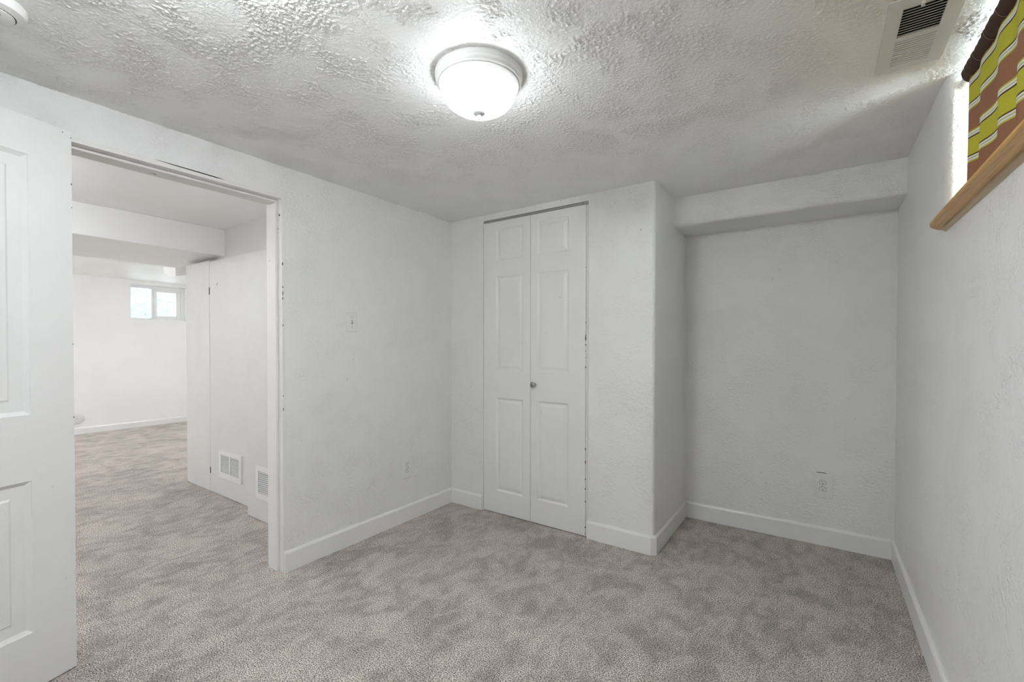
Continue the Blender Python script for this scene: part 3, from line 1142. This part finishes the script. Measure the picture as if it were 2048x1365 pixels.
# sheet-metal duct boot under the ceiling behind the beam
m = MB()
t = bmesh.new()
zt = H - 0.001
kx, ky = -5.10, 1.70
lower = [(kx, ky, 1.858), (kx, ky + 0.45, 1.985), (kx - 0.16, ky + 0.45, 1.985), (kx - 0.10, ky, 1.862), (kx - 0.30, ky, 1.905), (kx - 0.30, ky + 0.45, 1.985)]
V = lambda p: t.verts.new(p)
a0, a1, a2, a3 = V((kx, ky, zt)), V((kx, ky + 0.45, zt)), V((kx - 0.30, ky + 0.45, zt)), V((kx - 0.30, ky, zt))
b0, b1, b2, b3, b4 = V((kx, ky, 1.858)), V((kx, ky + 0.45, 1.985)), V((kx - 0.30, ky + 0.45, 1.985)), V((kx - 0.30, ky, 1.905)), V((kx - 0.11, ky, 1.858))
for f in ((a0, a1, a2, a3), (a0, b0, b1, a1), (a1, b1, b2, a2), (a2, b2, b3, a3), (a3, b3, b4, b0, a0), (b0, b4, b3, b2, b1)):
    t.faces.new(f)
bmesh.ops.recalc_face_normals(t, faces=t.faces)
m._merge(t)
tag(m.build('duct_boot', HCEIL), 'white painted duct boot under the ceiling behind the beam', 'duct')

# curtain rod and curtain -------------------------------------------------
RX, RZ = 0.398, 2.082
cr = root('curtain_rod', (RX, 2.10, RZ), 'white tension rod held between the sides of the window recess', 'curtain rod')
m = MB()
RM = Matrix.Translation((RX, WY1, RZ)) @ Matrix.Rotation(R(90), 4, 'X')
m.lathe([(0.0125, 0.001), (0.0125, 0.06), (0.0105, 0.062), (0.0105, WY1 - WY0 - 0.062), (0.0125, WY1 - WY0 - 0.06), (0.0125, WY1 - WY0 - 0.001)], RM, 28)
m.build('rod', METAL_W, cr, True)
m = MB()
for s in (0.0005, WY1 - WY0 - 0.0095):
    m = MB()
    m.lathe([(0.0142, s), (0.0142, s + 0.009)], RM, 28)
    m.build('end_cap', PLASTIC, cr, True)

cu = root('curtain', (RX, 1.57, 1.63), 'short curtain with green, brown and white stripes over the sill', 'curtain')
CY0, CY1 = 1.06, 2.034
def fold(y, s):
    """sideways wave of the cloth, s = 0 at the rod, 1 at the hem"""
    a = 0.003 + 0.009 * s
    return a * math.sin(2 * PI * (y - 0.02 * s) / 0.135 + 0.9 * math.sin(y * 9)) + 0.004 * s * math.sin(y * 61 + 1.0)
t = bmesh.new()
NY, NZ = 260, 40
ztop, zbot = 2.060, 1.630
uv = t.loops.layers.uv.new('UVMap')
grid = []
for j in range(NZ + 1):
    s = j / NZ
    row = []
    for i in range(NY + 1):
        y = CY0 + (CY1 - CY0) * i / NY
        yy = y - 0.016 * s * (1 if y > 2.0 else 0) * (y - 2.0) / 0.055
        z = ztop + (zbot - ztop) * s + 0.004 * math.sin(y * 20) * (s if j == NZ else 0)
        row.append(t.verts.new((RX - 0.004 + fold(y, s) + 0.010 * s, yy, z)))
    grid.append(row)
for j in range(NZ):
    for i in range(NY):
        f = t.faces.new((grid[j][i], grid[j][i + 1], grid[j + 1][i + 1], grid[j + 1][i]))
        for l, (jj, ii) in zip(f.loops, ((j, i), (j, i + 1), (j + 1, i + 1), (j + 1, i))):
            l[uv].uv = ((CY1 - CY0) * ii / NY, (ztop - zbot) * jj / NZ - 0.013)
m = MB()
m.bm.free()
m.bm = t
cl = m.build('cloth', CLOTH, cu, True, 180)
so = cl.modifiers.new('thickness', 'SOLIDIFY')
so.thickness = 0.0015
so.offset = 0
# rod pocket: gathered brown sleeve
t = bmesh.new()
NS, NK = 240, 28
rows = []
for i in range(NS + 1):
    y = CY0 + (CY1 + 0.012 - CY0) * i / NS
    g = math.sin(2 * PI * y / 0.062 + 1.3 * math.sin(y * 13))
    row = []
    for kk in range(NK):
        a = 2 * PI * kk / NK
        rr = 0.0230 + 0.0009 * g * (0.6 + 0.4 * math.cos(a - 1)) + 0.0007 * math.sin(y * 170 + a * 2.0) + 0.0012 * math.sin(y * 31 + a)
        zx = 1.15 if math.sin(a) > 0 else 1.45
        row.append(t.verts.new((RX - 0.002 + rr * math.cos(a) * 0.85, y + 0.010 * math.sin(a + 0.5), RZ + rr * math.sin(a) * zx)))
    rows.append(row)
for A, B in zip(rows, rows[1:]):
    for kk in range(NK):
        l = (kk + 1) % NK
        t.faces.new((A[kk], A[l], B[l], B[kk]))
bmesh.ops.recalc_face_normals(t, faces=t.faces)
m = MB()
m.bm.free()
m.bm = t
slv = m.build('rod_pocket', SLEEVE, cu, True, 180)
tag(slv, 'gathered dark brown rod pocket')
m = MB()
for q in range(9):
    y0 = 1.09 + q * 0.104 + random.uniform(-0.01, 0.01)
    pts = []
    for kk in range(14):
        a = PI * 0.55 + kk / 13 * PI * 0.95
        rr = 0.0240
        zx = 1.15 if math.sin(a) > 0 else 1.45
        pts.append((RX - 0.002 + rr * math.cos(a) * 0.85, y0 - 0.030 * kk / 13 + 0.010 * math.sin(a + 0.5), RZ + rr * math.sin(a) * zx))
    m = MB()
    m.tube(pts, 0.0004, 5)
    m.build('thread', THREAD, slv)
